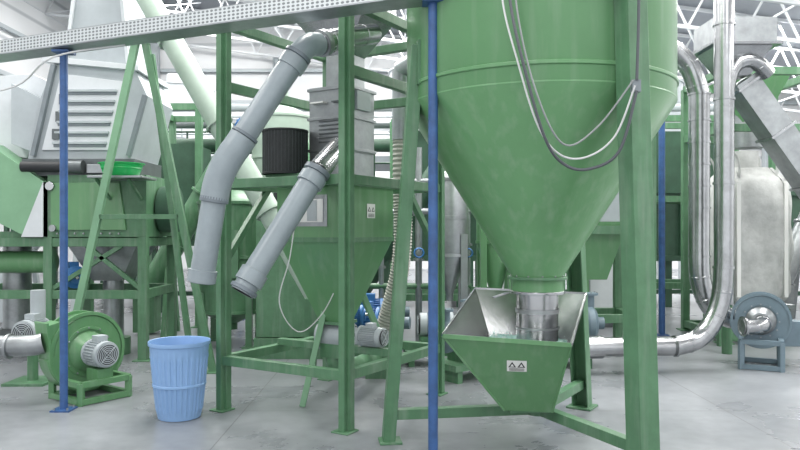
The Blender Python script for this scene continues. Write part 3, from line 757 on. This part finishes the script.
b.beam((4.15,9.05,0),(4.15,9.05,3.9),.08,.08,GREENF); b.beam((4.15,9.05,3.8),(4.15,8.9,3.8),.06,.06,GREENF)
b.done(.002)
b,oc=blower("centrifugal_blower",(4.02,7.8,.50),(-.45,-.89,0),.31,FLEXB,STEELM,th=.1,outdir=(1,-.35,0),outlen=.25,motorL=.24,motor=False)
b.tube([(3.98,7.72,.5),(3.94,7.6,.48),(3.84,7.54,.46),(3.68,7.54,.46)],.085,STEEL,n=28,smooth=6,seams=6); b.flange((3.70,7.54,.46),(1,0,0),.11,STEEL,.012,8)
b.done()

def bigbag(x,y,z0,z1,w):
    b=B("bulk_bag"); n=72; L=24; vs=[]
    for k in range(L+1):
        t=k/L; z=z0+(z1-z0)*t
        bul=1+.10*math.sin(t*math.pi)+.02*math.sin(t*19)
        if t<.06: bul*=.86+.14*t/.06
        if t>.9: bul*=1-.35*(t-.9)/.1
        for i in range(n):
            a=2*math.pi*i/n; c=math.cos(a); s_=math.sin(a); e=.42
            px=math.copysign(abs(c)**e,c)*w/2*bul; py=math.copysign(abs(s_)**e,s_)*w/2*bul
            px+=.014*math.sin(a*13+t*6)+.008*math.sin(a*23-t*9); py+=.014*math.cos(a*11+t*9)+.008*math.sin(a*19+t*13)
            vs.append((x+px,y+py,z+.01*math.sin(a*8)*(t>.5)))
    fs=[(k*n+i,k*n+(i+1)%n,(k+1)*n+(i+1)%n,(k+1)*n+i) for k in range(L) for i in range(n)]+[tuple(range(n))[::-1],tuple(range(L*n,L*n+n))]
    b.add(vs,fs,BAG)
    for sx in (-1,1):
        for sy in (-1,1):
            p=V((x+sx*w*.42,y+sy*w*.42,z1-.15)); b.tube([p,p+V((sx*.03,0,.25)),p+V((0,0,.38)),p+V((-sx*.1,0,.25)),p+V((-sx*.12,0,0))],.016,BAG,n=8,smooth=4)
            b.beam((x+sx*w*.36,y+sy*(w*.5+.045),z0+.1),(x+sx*w*.36,y+sy*(w*.5+.045),z1-.2),.05,.02,STICK,side=(1,0,0))
    b.cyl((x,y,z1-.02),(x,y,z1+.25),w*.2,BAG)
    for k in range(5): b.box((x-w*.4+k*w*.2,y,.05 if z0<.3 else z0-.06),(w*.12,w,.02),GALV)
    for k in (-1,0,1): b.box((x+k*w*.4,y,(z0-.06)/2),(.09,w,max(.02,z0-.06)),GREENF)
    b.box((x,y,z0-.03),(w*1.05,w*1.05,.05),GALV)
    return b
bigbag(4.85,9.85,.5,2.35,.88).done(); bigbag(6.6,9.9,.3,1.9,.9).done(); bigbag(7.9,10.4,.16,1.5,.95).done()
b=sframe("bag_filling_frame",4.28,5.6,9.25,10.5,(.1,2.85,3.6),GREENF,.1); b.cyl((4.9,9.85,2.65),(4.9,9.85,3.6),.2,STEELM); b.hexa([V(p) for p in ((4.75,9.7,3.0),(5.05,9.7,3.0),(5.05,10.0,3.0),(4.75,10.0,3.0))],[V(p) for p in ((4.5,9.5,3.6),(5.3,9.5,3.6),(5.3,10.2,3.6),(4.5,10.2,3.6))],GREEN); b.done(.003)

b=B("electric_cable")
b.tube([(-.85,5.88,1.85),(-.9,5.75,1.3),(-1.0,5.8,.9),(-.85,5.85,.65),(-.65,5.85,.8),(-.5,5.9,1.1)],.005,CABLEW,n=8,smooth=8); b.done()

# ------------------------------------------------------------ camera
cam=bpy.data.cameras.new("camera"); cam.sensor_width=36; cam.lens=31.5
co=bpy.data.objects.new("camera",cam); co.location=(0,0,1.5); co.rotation_euler=(math.radians(90),0,0); cam.shift_y=5/800
S.collection.objects.link(co); S.camera=co
S.view_settings.view_transform='Standard'; S.view_settings.exposure=0.2
